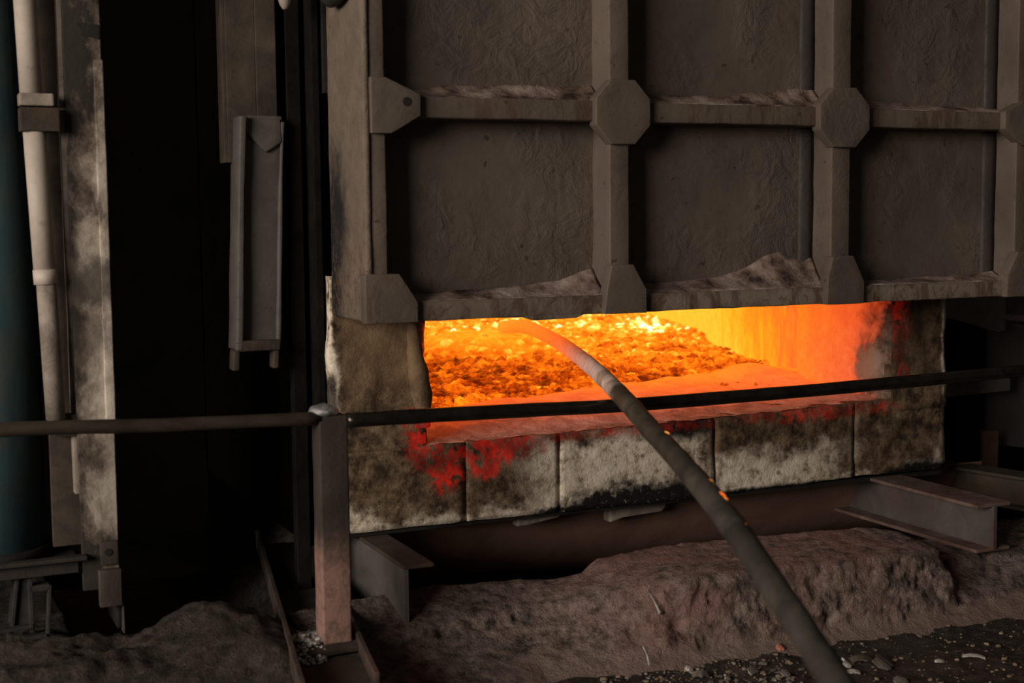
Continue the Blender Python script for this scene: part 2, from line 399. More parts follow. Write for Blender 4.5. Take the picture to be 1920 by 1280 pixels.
# ------------------------------------------------------------------ object helpers
def link(name, me, mat, parent=None, smooth=False):
    o = bpy.data.objects.new(name, me); COL.objects.link(o)
    if mat: me.materials.append(MAT[mat])
    if smooth:
        for p in me.polygons: p.use_smooth = True
    if parent: o.parent = parent; o.matrix_parent_inverse = parent.matrix_world.inverted()
    return o
def from_bm(name, bm, mat, parent=None, smooth=False):
    bmesh.ops.recalc_face_normals(bm, faces=bm.faces)
    me = bpy.data.meshes.new(name); bm.to_mesh(me); bm.free()
    return link(name, me, mat, parent, smooth)
def from_py(name, V, F, mat, parent=None, smooth=False):
    me = bpy.data.meshes.new(name); me.from_pydata([tuple(v) for v in V], [], [tuple(f) for f in F]); me.update()
    bm = bmesh.new(); bm.from_mesh(me); bmesh.ops.recalc_face_normals(bm, faces=bm.faces); bm.to_mesh(me); bm.free()
    return link(name, me, mat, parent, smooth)
def thing(name, loc, label, cat, group=None):
    o = bpy.data.objects.new(name, None); COL.objects.link(o); o.location = loc; o.empty_display_size = .1
    bpy.context.view_layer.update()
    return tag(o, label, cat, group)
def tag(o, label=None, cat=None, group=None, kind=None):
    for k, v in (('label', label), ('category', cat), ('group', group), ('kind', kind)):
        if v: o[k] = v
    return o
def bm_box(bm, x0, x1, y0, y1, z0, z1, M=None):
    vs = [bm.verts.new((x, y, z)) for x in (x0, x1) for y in (y0, y1) for z in (z0, z1)]
    if M is not None:
        for v in vs: v.co = M @ v.co
    for f in ((0, 1, 3, 2), (4, 6, 7, 5), (0, 4, 5, 1), (2, 3, 7, 6), (0, 2, 6, 4), (1, 5, 7, 3)):
        bm.faces.new([vs[i] for i in f])
    return vs
def bevel(bm, w, seg=2):
    bmesh.ops.recalc_face_normals(bm, faces=bm.faces)
    bmesh.ops.bevel(bm, geom=[e for e in bm.edges if e.calc_face_angle(0) > .5], offset=w, segments=seg, affect='EDGES', profile=.6)
def box(name, b, mat, parent=None, bev=.004, M=None, cut=0, rough=0, rs=6., seed=0):
    bm = bmesh.new(); bm_box(bm, *b, M)
    if cut: subdiv_to(bm, cut)
    elif bev: bevel(bm, bev)
    if rough: roughen(bm, rough, rs, seed)
    return from_bm(name, bm, mat, parent, smooth=bool(rough))
def subdiv_to(bm, size):
    for _ in range(9):
        long = [e for e in bm.edges if e.calc_length() > size]
        if not long: break
        bmesh.ops.subdivide_edges(bm, edges=long, cuts=1, use_grid_fill=True)
def roughen(bm, amp, scale, seed=0, octv=4):
    bmesh.ops.recalc_face_normals(bm, faces=bm.faces); bm.normal_update()
    P = np.array([v.co[:] for v in bm.verts]); d = fbm(P, scale, octv, seed, .55)*amp
    for v, k in zip(bm.verts, d): v.co += v.normal*float(k)
def prism(name, pts, axis, a, b, mat, parent=None, bev=.003, cut=0, rough=0, rs=8., seed=0):
    """polygon pts (two coordinates) extruded along axis from a to b"""
    bm = bmesh.new()
    def mk(p, t): return {'x': (t, p[0], p[1]), 'y': (p[0], t, p[1]), 'z': (p[0], p[1], t)}[axis]
    A = [bm.verts.new(mk(p, a)) for p in pts]; B = [bm.verts.new(mk(p, b)) for p in pts]; n = len(pts)
    bm.faces.new(A); bm.faces.new(B[::-1])
    for i in range(n): bm.faces.new((A[i], B[i], B[(i+1) % n], A[(i+1) % n]))
    if bev: bevel(bm, bev)
    if cut:
        bmesh.ops.triangulate(bm, faces=[f for f in bm.faces if len(f.verts) > 4]); subdiv_to(bm, cut)
    if rough: roughen(bm, rough, rs, seed)
    return from_bm(name, bm, mat, parent, smooth=bool(rough))
def catmull(P, n):
    P = [np.array(p, float) for p in P]; P = [2*P[0]-P[1]]+P+[2*P[-1]-P[-2]]; out = []
    for i in range(1, len(P)-2):
        for k in range(n):
            t = k/n; a, b, c, d = P[i-1:i+3]
            out.append(.5*((2*b)+(c-a)*t+(2*a-5*b+4*c-d)*t*t+(3*b-a-3*c+d)*t**3))
    out.append(P[-2]); return out
def tube(name, path, r, mat, parent=None, seg=20, jitter=0., cap=True):
    path = [Vector(p) for p in path]; V = []; F = []
    up_ = Vector((0, 0, 1)); n = len(path)
    for i, p in enumerate(path):
        d = (path[min(i+1, n-1)]-path[max(i-1, 0)]).normalized()
        ref = up_ if abs(d.z) < .9 else Vector((1, 0, 0))
        s = d.cross(ref).normalized(); u = s.cross(d)
        rr = r(i/(n-1)) if callable(r) else r
        for k in range(seg):
            a = 2*math.pi*k/seg
            V.append(p+(s*math.cos(a)+u*math.sin(a))*rr)
    for i in range(n-1):
        for k in range(seg):
            F.append((i*seg+k, i*seg+(k+1) % seg, (i+1)*seg+(k+1) % seg, (i+1)*seg+k))
    if cap: F.append(tuple(range(seg))[::-1]); F.append(tuple(range((n-1)*seg, n*seg)))
    if jitter:
        A = np.array([v[:] for v in V]); d = fbm(A, 14, 4, 3)*jitter
        V = [v+(v-path[i//seg]).normalized()*float(d[i]) for i, v in enumerate(V)]
    o = from_py(name, V, F, mat, parent, smooth=True)
    for p in o.data.polygons:
        if len(p.vertices) > 4: p.use_smooth = False
    return o
def grid_mesh(name, X, Y, Zf, mat, parent=None, smooth=True):
    gx, gy = np.meshgrid(X, Y, indexing='ij'); P = np.stack([gx.ravel(), gy.ravel(), np.zeros(gx.size)], 1)
    P = Zf(P); nx, ny = len(X), len(Y); idx = np.arange(nx*ny).reshape(nx, ny)
    F = np.stack([idx[:-1, :-1], idx[1:, :-1], idx[1:, 1:], idx[:-1, 1:]], -1).reshape(-1, 4)
    me = bpy.data.meshes.new(name); me.from_pydata(P.tolist(), [], F.tolist()); me.update()
    return link(name, me, mat, parent, smooth)
def ibeam(prefix, parent, L, h, wd, tf, tw, M, channel=0, mats=('beam_steel', 'beam_top')):
    """beam along local -y, top at local z=0; channel=+1/-1 keeps flanges on that side only"""
    a = -wd/2 if channel == 0 else (0 if channel > 0 else -wd); b = wd/2 if channel == 0 else (wd if channel > 0 else 0)
    wx = (-tw/2, tw/2) if channel == 0 else ((0, tw) if channel > 0 else (-tw, 0))
    box('top_flange', (a, b, -L, 0, -tf, 0), mats[1], parent, .003, M)
    box('bottom_flange', (a, b, -L, 0, -h, -h+tf), mats[1], parent, .003, M)
    box('web', (*wx, -L, 0, -h+tf, -tf), mats[0], parent, 0, M)

# ================================================================== the setting
# floor: dirt with a heap on the left, a shallow pit under the furnace
def floor_z(P):
    x, y = P[:, 0], P[:, 1]
    h = sstep(1.45, 1.05, x)*sstep(-1.0, -.62, y)*(.12*sstep(.02, -.28, y)+.08*sstep(-.05, -.30, y))-.05*sstep(1.45, 1.05, x)*sstep(-.1, .3, y)-.55*sstep(.0, .30, y)*sstep(.58, .74, x)*sstep(1.9, 1.5, x)
    h += .085*np.exp(-(((x-.93)/.15)**2+((y+.36)/.16)**2))
    h += -.10*sstep(-.42, -.25, y)*sstep(1.3, 1.5, x)
    n = fbm(P, 2.2, 4, 1)*.018+fbm(P, 11, 4, 5, .6)*.014
    rub = sstep(1.5, 1.0, x)*sstep(-1.1, -.7, y)
    n += rub*fbm(P, 7, 4, 9, .62)*.055
    near = sstep(-2.6, -2.0, y)
    P = P.copy(); P[:, 2] = h+n*(.25+.75*near)-.004; return P
X = np.concatenate([np.linspace(-4, -.2, 14)[:-1], np.linspace(-.2, 4.7, 330), np.linspace(4.7, 8, 14)[1:]])
Y = np.concatenate([np.linspace(-7, -2.2, 14)[:-1], np.linspace(-2.2, 1.0, 220), np.linspace(1.0, 5, 10)[1:]])
fl = grid_mesh('floor', X, Y, floor_z, 'floor'); tag(fl, kind='structure')
o = box('wall_back', (-4, 1.37, 1.9, 2.1, -.2, 4.2), 'dark_wall', None, 0); tag(o, kind='structure')
o = box('wall_left', (-4.2, -4, -1, 2.1, -.2, 4.2), 'dark_wall', None, 0); tag(o, kind='structure')

# ================================================================== furnace
fur = thing('melting_furnace', (2.82, 0, 0), 'refractory-lined melting furnace with a wide glowing mouth behind the raised ribbed door', 'furnace')
joints = [1.425, 1.940, 2.328, 3.029, 3.725, 4.215]
tops = [.660, .668, .674, .682, .700, .712]; bots = [.374, .372, .367, .364, .386, .380]
for i in range(5):
    x0, x1 = joints[i]+.0022, joints[i+1]-.0022
    bm = bmesh.new(); vs = bm_box(bm, x0, x1, 0, .55, 0, 1)
    for v in vs:
        r = (v.co.x-joints[i])/(joints[i+1]-joints[i]) > .5; k = i+1 if r else i
        v.co.z = tops[k] if v.co.z > .5 else bots[k]
    subdiv_to(bm, .035); roughen(bm, .011, 7, 3+i)
    from_bm('sill_block', bm, 'refractory', fur, True)
# dark mortar body that shows in the joints
box('mortar_core', (1.45, 4.20, .05, .50, .40, .655), 'black_steel', fur, 0)
# steel plate under the sill blocks, its front lip shows as a dark ragged line
box('sill_plate', (1.44, 4.21, .012, .60, .352, .372), 'black_steel', fur, .002)
# jambs: the front and the inner reveal are one block each, the reveal glows inwards
def jamb(xa, xb, inner, seed):
    bm = bmesh.new(); bm_box(bm, xa, xb, 0, .62, .655, 1.30); 
    bmesh.ops.recalc_face_normals(bm, faces=bm.faces)
    ed = [e for e in bm.edges if all(abs(v.co.x-inner) < 1e-4 and v.co.y < 1e-4 for v in e.verts)]
    bmesh.ops.bevel(bm, geom=ed, offset=.07, segments=4, affect='EDGES', profile=.55)
    subdiv_to(bm, .03)
    P = np.array([v.co[:] for v in bm.verts]); n = fbm(P, 9, 4, seed, .55)
    bm.normal_update()
    for v, k in zip(bm.verts, n): v.co += v.normal*float(k)*.018
    return from_bm('jamb', bm, 'refractory', fur, True)
jl = jamb(1.425, 1.80, 1.80, 21); jr = jamb(3.875, 4.215, 3.875, 22)
for o, inner in ((jl, 1.80), (jr, 3.875)):
    o.data.materials.append(MAT['jamb_inner'])
    for p in o.data.polygons:
        if abs(p.normal.x) > .45 and abs(p.center.x-inner) < .10: p.material_index = 1
# a slag run down the left jamb beside the mouth
P = [(1.735, -.004, 1.12), (1.742, -.012, 1.02), (1.752, -.016, .92), (1.768, -.012, .82), (1.78, 0, .74)]
tube('slag_run', catmull(P, 5), lambda t: .020+.016*math.sin(3.1*t)**2, 'refractory', jl, 12, .014)
# sill ledge: rises from the blocks to a dross dam in front of the bath
def ledge_z(P):
    x, y = P[:, 0], P[:, 1]
    zf = np.interp(x, joints, tops)+.002
    yin = np.interp(x, [1.7, 2.0, 2.5, 3.1, 3.5, 3.95], [.40, .44, .58, .80, .92, .98])
    u = y/yin
    z = zf+(.742-zf)*sstep(0, .95, u)-.13*sstep(1.0, 1.28, u)
    z += .05*np.exp(-(((x-3.78)/.13)**2+((y-.80)/.30)**2))
    z += fbm(P, 6, 4, 31)*.014*sstep(0, .2, u)+fbm(P, 24, 3, 33)*.006
    P = P.copy(); P[:, 2] = z; P[:, 1] += .004; return P
grid_mesh('sill_ledge', np.linspace(1.62, 4.05, 150), np.linspace(0, 1.35, 84), ledge_z, 'ledge', fur)
# chamber: glowing lining backed by the steel shell
rw = [(3.95, .55), (4.05, .85), (4.62, 2.56), (5.26, 4.24), (5.75, 5.6)]
for a, b in zip(rw[:-1], rw[1:]):
    prism('chamber_lining', [a, b, (b[0]+.06, b[1]-.01), (a[0]+.06, a[1]-.01)], 'z', .45, 1.85, 'lining', fur, 0)
prism('chamber_lining', [(1.20, 5.6), (5.81, 5.6), (5.81, 5.68), (1.20, 5.68)], 'z', .45, 1.85, 'lining', fur, 0)
prism('chamber_lining', [(1.66, .6), (1.72, .6), (1.40, 5.6), (1.34, 5.6)], 'z', .45, 1.85, 'lining', fur, 0)
prism('chamber_roof', [(1.66, .56), (4.0, .56), (4.09, .85), (4.66, 2.56), (5.30, 4.24), (5.80, 5.66), (1.40, 5.66)], 'z', 1.85, 1.92, 'lining', fur, 0)
box('front_shell', (1.43, 4.20, .02, .10, 1.94, 3.4), 'black_steel', fur, 0)
box('roof_shell', (1.43, 6.1, .11, 5.69, 1.93, 2.05), 'black_steel', fur, 0)
prism('hearth', [(1.44, .56), (4.20, .56), (4.75, 2.50), (5.40, 4.20), (5.95, 5.68), (1.43, 5.68)], 'z', .38, .449, 'black_steel', fur, 0)
box('lintel', (1.47, 4.20, .02, .60, 1.30, 1.93), 'refractory', fur, 0)
so = [(4.216, .60), (4.80, 2.50), (5.45, 4.20), (6.0, 5.70)]
for a, b in zip(so[:-1], so[1:]):
    prism('side_shell', [a, b, (b[0]+.05, b[1]), (a[0]+.05, a[1])], 'z', .30, 1.93, 'black_steel', fur, 0)
box('side_shell', (1.378, 1.42, .17, 5.69, .30, 3.4), 'dark_wall', fur, 0)
box('back_shell', (1.38, 6.1, 5.70, 5.80, .30, 1.93), 'black_steel', fur, 0)
# furnace belly under the sill
V = []; F = []
for i in range(13):
    t = i/12; yy = .18+.50*t**1.6; zz = .352-.42*math.sin(t*1.35)
    V += [(1.45, yy, zz), (4.6, yy, zz)]
for i in range(12): F.append((2*i, 2*i+1, 2*i+3, 2*i+2))
V2 = [(x, y+.05, z-.02) for x, y, z in V]; k = len(V)
F += [tuple(k+q for q in f[::-1]) for f in F]
from_py('belly_plate', V+V2, F, 'shell', fur, True)
prism('belly_bracket', [(2.60, .352), (2.86, .352), (2.86, .318), (2.84, .300), (2.66, .292), (2.60, .278)], 'y', .10, .16, 'pale_dirty', fur, .008)
prism('belly_bracket', [(2.17, .352), (2.36, .352), (2.35, .335), (2.22, .318), (2.17, .315)], 'y', .05, .10, 'pale_dirty', fur, .006)

# molten bath with crusted dross
bath = thing('molten_bath', (3.2, 2.6, .68), 'bright orange molten metal bath under crumbly glowing dross inside the furnace', 'molten metal')
mounds = [(3.33, 2.75, .13, .30, .26), (3.02, 2.95, .09, .22, .22), (2.65, 1.6, .02, .5, .4), (4.55, 3.7, .09, .55, .8), (3.75, 3.9, .05, .6, .5), (4.0, 2.3, .03, .45, .5)]
def melt_z(P):
    x, y = P[:, 0], P[:, 1]
    z = np.full(len(P), .692)
    for mx, my, h, a, b in mounds: z += h*np.exp(-(((x-mx)/a)**2+((y-my)/b)**2))
    sm = np.exp(-(((x-3.3)/.75)**2+((y-3.0)/.55)**2))           # skimmed, smoother patch by the rod
    z += (fbm(P, 3.1, 4, 41)*.030+np.abs(fbm(P, 13, 4, 43, .6))*.055+fbm(P, 38, 2, 44)*.010)*(1-.8*sm)
    z += fbm(P, 4, 3, 47)*.02*sm
    P = P.copy(); P[:, 2] = z; return P
def wall_x(y): return np.interp(y, [.36, .55, .85, 2.56, 4.24, 5.6], [3.92, 3.96, 4.06, 4.63, 5.27, 5.76])
def left_x(y): return np.interp(y, [.36, .6, 5.6], [1.72, 1.70, 1.42])
def bath_z(P):
    P = P.copy(); P[:, 0] = left_x(P[:, 1])+P[:, 0]*(wall_x(P[:, 1])-left_x(P[:, 1])); return melt_z(P)
grid_mesh('dross_crust', np.linspace(0, 1, 300), np.concatenate([np.linspace(.36, 3.0, 190), np.linspace(3.0, 5.6, 90)[1:]]), bath_z, 'melt', bath)
# loose crumbs of dross on the crust
ico = bmesh.new(); bmesh.ops.create_icosphere(ico, subdivisions=1, radius=1)
IV = np.array([v.co[:] for v in ico.verts]); IF = np.array([[v.index for v in f.verts] for f in ico.faces]); ico.free()
rng = np.random.default_rng(5); N = 9000
cy = .5+4.4*rng.random(N)**1.25; cx = 1.75+rng.random(N)*(wall_x(cy)-1.78)
dens = fbm(np.stack([cx, cy, 0*cx], 1), 1.3, 3, 51)
yin = np.interp(cx, [1.7, 2.0, 2.5, 3.1, 3.5, 3.95], [.40, .44, .58, .80, .92, .98])*1.22
keep = (cy > yin) & (dens+rng.random(N)*.9 > .12) & (np.exp(-(((cx-3.3)/.7)**2+((cy-3.0)/.5)**2)) < .35+.4*rng.random(N))
cx, cy = cx[keep], cy[keep]; C = melt_z(np.stack([cx, cy, 0*cx], 1)); n = len(C)
R_ = .008+.022*rng.random(n)**2.0; R_ *= np.where(cy > 2.5, 1.25, 1.)
V = (IV[None]*(1+.45*rng.standard_normal((n, len(IV), 1))*.6)*R_[:, None, None]*np.array([1.2, 1.2, .8])+C[:, None, :]+np.array([0, 0, .003])).reshape(-1, 3)
F = (IF[None]+(np.arange(n)*len(IV))[:, None, None]).reshape(-1, 3)
me = bpy.data.meshes.new('dross_crumbs'); me.from_pydata(V.tolist(), [], F.tolist()); me.update()
tag(link('dross_crumbs', me, 'crumb', bath), kind='stuff')

# ================================================================== furnace door
door = thing('furnace_door', (2.86, -.2, 1.155), 'raised brown steel furnace door with a grid of ribs and octagonal gusset plates', 'door')
YF, YR, YP = -.420, -.398, -.270           # gusset front, rib front, pocket plate front
DX0, DX1, ZB, ZT = 1.430, 4.305, 1.155, 2.62
ribs = [(1.452, 1.508), (2.334, 2.413), (3.288, 3.375), (4.205, 4.290)]
rails = [(1.157, 1.222), (1.830, 1.900), (2.52, 2.60)]
cols = [(1.508, 2.334), (2.413, 3.288), (3.375, 4.205)]
def wavy_panel(x0, x1, z0, z1, seed):
    nx, nz = 34, 28; X_ = np.linspace(x0, x1, nx); Z_ = np.linspace(z0, z1, nz)
    gx, gz = np.meshgrid(X_, Z_, indexing='ij'); P = np.stack([gx.ravel(), gz.ravel(), np.full(gx.size, seed*3.1)], 1)
    y = YP+fbm(P, 3, 3, seed)*.010+fbm(P, 12, 3, seed+5)*.003
    Vt = np.stack([P[:, 0], y, P[:, 1]], 1).tolist(); idx = np.arange(nx*nz).reshape(nx, nz)
    Fs = np.stack([idx[:-1, :-1], idx[1:, :-1], idx[1:, 1:], idx[:-1, 1:]], -1).reshape(-1, 4).tolist()
    rim = list(idx[:, 0])+list(idx[-1, 1:])+list(idx[-2::-1, -1])+list(idx[0, -2:0:-1])
    k = len(Vt)
    for r in rim: Vt.append((Vt[r][0], -.20, Vt[r][2]))
    m = len(rim)
    for i in range(m): Fs.append((rim[i], k+i, k+(i+1) % m, rim[(i+1) % m]))
    Fs.append([k+i for i in range(m)][::-1])
    return from_py('pocket_panel', Vt, Fs, 'door_panel', door, True)
for c, (x0, x1) in enumerate(cols):
    for r, (z0, z1) in enumerate(((1.19, 1.87), (1.865, 2.57))):
        wavy_panel(x0-.03, x1+.03, z0, z1, 60+c*3+r)
box('door_back', (DX0+.012, DX1-.012, -.20, -.012, ZB+.012, ZT-.01), 'black_steel', door, 0)
def slab(name, b, mat, seed, bev=.006, amp=.0035):
    bm = bmesh.new(); bm_box(bm, *b); bevel(bm, bev, 2); subdiv_to(bm, .05); roughen(bm, amp, 11, seed)
    return from_bm(name, bm, mat, door, True)
slab('side_plate', (DX0, DX0+.024, -.405, -.010, ZB+.004, ZT), 'door_side', 71, .010, .004)
slab('side_plate', (DX1-.024, DX1, -.405, -.010, ZB+.004, ZT), 'door_side', 72, .010, .004)
for i, (x0, x1) in enumerate(ribs):
    slab('rib', (x0, x1, YR, YP+.02, ZB+.004, ZT), 'door', 80+i)
for j, (z0, z1) in enumerate(rails):
    for i, (x0, x1) in enumerate(cols):
        slab('rail', (x0-.004, x1+.004, YR+.006, YP+.02, z0, z1), 'door_rail', 90+j*4+i, .006, .004)
# fillet strips where the panels meet the left side of each rib
for i in (2, 3):
    x = ribs[i][0]
    for z0, z1 in ((1.225, 1.828), (1.902, 2.518)):
        prism('weld_strip', [(x-.060, YP-.004), (x-.052, YP-.012), (x+.001, YP-.016), (x+.001, YP+.01), (x-.060, YP+.01)], 'z', z0, z1, 'strip', door, 0, .05, .003, 14, 100+i)
def gusset(pts, seed):
    return prism('gusset', pts, 'y', YF, YR+.030, 'door', door, .004, .06, .0018, 12, seed)
zc = 1.862
for k, (cxx, hx) in enumerate(((2.379, .108), (3.333, .116))):
    a, b, hz = hx, hx*.44, .112
    gusset([(cxx-b, zc+hz), (cxx+b, zc+hz), (cxx+a, zc+.046), (cxx+a, zc-.046), (cxx+b, zc-hz), (cxx-b, zc-hz), (cxx-a, zc-.046), (cxx-a, zc+.046)], 110+k)
gl = gusset([(1.452, 1.955), (1.503, 1.955), (1.624, 1.902), (1.624, 1.833), (1.522, 1.774), (1.452, 1.774)], 113)
gusset([(4.292, 1.955), (4.240, 1.955), (4.122, 1.902), (4.122, 1.833), (4.222, 1.770), (4.292, 1.770)], 114)
gusset([(1.420, 1.318), (1.541, 1.318), (1.604, 1.222), (1.604, 1.156), (1.420, 1.156)], 115)
gusset([(2.330, 1.328), (2.418, 1.328), (2.472, 1.238), (2.472, 1.156), (2.300, 1.156), (2.312, 1.245)], 116)
gusset([(3.284, 1.340), (3.379, 1.340), (3.432, 1.240), (3.432, 1.156), (3.258, 1.156), (3.262, 1.26)], 117)
gusset([(4.290, 1.340), (4.205, 1.340), (4.150, 1.240), (4.150, 1.156), (4.290, 1.156)], 118)
# bolt hole dent on the left gusset, drip of scale under the lower rail
tube('plug', [(1.575, YF-.002, 1.878), (1.575, YF+.006, 1.878)], .015, 'black_steel', gl, 16)
prism('scale_drip', [(1.98, 1.160), (2.24, 1.160), (2.20, 1.146), (2.04, 1.143)], 'y', -.400, -.37, 'door_rail', door, .004)
# dust that has slid down against the pocket plates
def deposit(x0, x1, zb, prof, seed, mat='dust'):
    xs = np.linspace(x0, x1, 64); hx = np.interp(xs, [p[0] for p in prof], [p[1] for p in prof]); m = 9; Vt = []; Fs = []
    for i, x in enumerate(xs):
        for j in range(m):
            t = j/(m-1); yy = YP-.004-(YR+.03-YP)*0-.105*(1-t)
            Vt.append((x, yy, zb+.001+hx[i]*t**1.5))
        Vt.append((x, YP+.012, zb+.001+hx[i])); Vt.append((x, YP+.012, zb-.01)); Vt.append((x, YP-.109, zb-.01))
    q = m+3; A = np.array(Vt); d = fbm(A, 15, 4, seed, .6)*.010; A[:, 2] += np.where(np.arange(len(A)) % q < m, d, 0)
    for i in range(len(xs)-1):
        for j in range(q): Fs.append((i*q+j, (i+1)*q+j, (i+1)*q+(j+1) % q, i*q+(j+1) % q))
    Fs.append(tuple(range(q))); Fs.append(tuple(range((len(xs)-1)*q, len(xs)*q))[::-1])
    return tag(from_py('dust_deposit', A, Fs, mat, door, True), kind='stuff')
deposit(1.51, 2.332, 1.222, [(1.51, .015), (1.75, .022), (1.95, .030), (2.2, .05), (2.30, .085), (2.332, .09)], 131)
deposit(2.414, 3.286, 1.222, [(2.414, .03), (2.6, .028), (2.85, .045), (2.99, .075), (3.08, .12), (3.14, .135), (3.2, .11), (3.24, .10), (3.286, .13)], 132)
deposit(3.376, 4.204, 1.222, [(3.376, .012), (4.1, .02), (4.204, .04)], 133)
deposit(1.51, 2.332, 1.900, [(1.51, .01), (1.68, .03), (1.75, .05), (2.1, .055), (2.332, .06)], 134)
deposit(2.414, 3.286, 1.900, [(2.414, .05), (2.55, .035), (2.8, .035), (3.1, .06), (3.286, .09)], 135)
deposit(3.376, 4.204, 1.900, [(3.376, .05), (3.8, .03), (4.204, .025)], 136)

# ================================================================== concrete curb in front of the pit
xs = np.linspace(1.18, 5.6, 380); m = 84
def lerp(x, a): return np.interp(x, [p[0] for p in a], [p[1] for p in a])
base_y = lerp(xs, [(1.18, -1.02), (1.5, -.86), (1.9, -.72), (2.3, -.80), (3.2, -.83), (4.2, -.84), (5.6, -.9)])
tfy = lerp(xs, [(1.18, -.62), (1.6, -.50), (2.05, -.46), (2.3, -.62), (2.45, -.71), (3.45, -.73), (3.58, -.70), (3.70, -.60), (5.6, -.62)])
tfz = lerp(xs, [(1.18, .135), (1.6, .14), (2.05, .15), (2.3, .22), (2.45, .255), (3.45, .250), (3.58, .235), (3.68, .165), (3.85, .150), (4.1, .17), (5.6, .17)])
bky = lerp(xs, [(1.18, -.24), (2.1, -.22), (2.25, -.28), (2.45, -.26), (3.4, -.35), (3.6, -.42), (3.68, -.34), (5.6, -.3)])
bkz = lerp(xs, [(1.18, .19), (1.7, .215), (2.15, .185), (2.27, .205), (2.33, .25), (2.6, .268), (3.5, .270), (3.60, .255), (3.68, .185), (3.85, .18), (4.2, .215), (5.6, .21)])
V = []
for i, x in enumerate(xs):
    sl = np.array([(base_y[i]-.10, -.02), (base_y[i]-.03, .005), (base_y[i]+.02, .03), (tfy[i]-.01, tfz[i]-.03), (tfy[i]+.015, tfz[i]), (bky[i]-.02, bkz[i]), (bky[i]+.01, bkz[i]-.02), (bky[i]+.06, -.12)])
    s = np.concatenate([[0], np.cumsum(np.hypot(*np.diff(sl, axis=0).T))]); s /= s[-1]; u = np.linspace(0, 1, m)
    V.append(np.stack([np.full(m, x), np.interp(u, s, sl[:, 0]), np.interp(u, s, sl[:, 1])], 1))
V = np.array(V)
G = np.gradient(V, axis=1); Nn = np.stack([0*G[..., 0], -G[..., 2], G[..., 1]], -1); Nn /= np.linalg.norm(Nn, axis=-1, keepdims=True)+1e-9
P = V.reshape(-1, 3)
d = fbm(P, 3.2, 3, 151)*.020+fbm(P, 14, 4, 152, .68)*.030+(np.abs(fbm(P, 30, 3, 153, .6))-.2)*-.024
crack = np.exp(-((P[:, 0]-(3.655+.05*np.sin(P[:, 1]*9)))/.022)**2)*(P[:, 2] > .05)
d -= crack*.045
for _ in range(110):                                     # shallow spalled holes
    cx0, cz0 = rng.uniform(1.4, 4.6), rng.uniform(.02, .22)
    d -= rng.uniform(.006, .018)*np.exp(-(((P[:, 0]-cx0)**2+(P[:, 2]-cz0)**2)/rng.uniform(.012, .035)**2))*(P[:, 1] < -.45)
topz = np.clip(Nn.reshape(-1, 3)[:, 2], 0, 1)
d = d*(1-.72*sstep(.55, .95, topz))
fade = sstep(-.02, .05, P[:, 2])*.8+.2
P = P+Nn.reshape(-1, 3)*(d*fade)[:, None]; P[:, 0] += fbm(P, 14, 2, 155)*.006
idx = np.arange(len(xs)*m).reshape(len(xs), m)
F = np.stack([idx[:-1, :-1], idx[1:, :-1], idx[1:, 1:], idx[:-1, 1:]], -1).reshape(-1, 4)
me = bpy.data.meshes.new('curb'); me.from_pydata(P.tolist(), [], F.tolist()); me.update()
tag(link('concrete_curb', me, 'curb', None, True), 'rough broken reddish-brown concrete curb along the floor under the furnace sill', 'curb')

# ================================================================== support beams under the sill
def rotz(deg, loc): return Matrix.Translation(loc) @ Matrix.Rotation(math.radians(deg), 4, 'Z')
b = thing('support_beam', (3.86, -.3, .19), 'grey steel I-beam with dusty pink top jutting out below the right end of the sill', 'beam', 'beams carrying the furnace')
ibeam('beam', b, 1.25, .190, .17, .014, .012, rotz(0, (3.905, .62, .368)))
prism('end_stiffener', [(3.897, .19), (3.913, .19), (3.913, .36), (3.897, .36)], 'y', -.640, -.63, 'beam_steel', b, 0)
b = thing('support_beam', (1.55, -.2, .13), 'short dark steel channel below the left end of the sill beside the rail post', 'beam', 'beams carrying the furnace')
ibeam('beam', b, 1.00, .245, .105, .014, .014, rotz(0, (1.528, .55, .350)), channel=1, mats=('beam_steel', 'brown_steel'))
b = thing('support_beam', (4.6, -.2, .19), 'rusty brown beam with a bolt hole lying behind the right I-beam', 'beam', 'beams carrying the furnace')
ibeam('beam', b, 1.0, .150, .14, .014, .03, rotz(14, (4.36, .62, .345)), mats=('brown_steel', 'brown_steel'))
tube('bolt', [(4.562, -.18, .262), (4.535, -.185, .262)], .016, 'black_steel', b, 12)

# ================================================================== safety rail
rail = thing('safety_rail', (1.25, -.62, .165), 'dark steel barrier rail on one square post across the furnace mouth', 'rail')
def post_mesh():
    bm = bmesh.new(); bm_box(bm, 1.197, 1.290, -.62, -.535, .172, .893); bevel(bm, .007, 3); subdiv_to(bm, .06); roughen(bm, .003, 9, 171)
    return from_bm('post', bm, 'post_pink_foot', rail, True)
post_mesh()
box('post', (5.33, 5.42, -.66, -.57, .0, .91), 'post_pink_foot', rail, .006)
prism('base_plate', [(1.125, -.69), (1.33, -.67), (1.335, -.53), (1.175, -.53)], 'z', .158, .176, 'brown_steel', rail, .004)
wave = [(1.285, .876), (1.5, .874), (1.926, .867), (2.266, .860), (2.943, .863), (3.5, .871), (4.054, .880), (4.9, .888), (5.35, .889)]
tube('rail_bar', catmull([(x, -.62, z) for x, z in wave], 8), .0235, 'bar', rail, 20, .002)
tube('rail_bar', catmull([(-.9, -.62, .948), (.275, -.62, .921), (.716, -.62, .902), (1.205, -.60, .886)], 10), .021, 'bar_worn', rail, 20, .002)
bm = bmesh.new(); bmesh.ops.create_icosphere(bm, subdivisions=3, radius=1)
for v in bm.verts: v.co = Vector((1.222+v.co.x*.050, -.585+v.co.y*.045, .905+v.co.z*.022))
roughen(bm, .016, 30, 181); from_bm('metal_splash', bm, 'aluminium', rail, True)

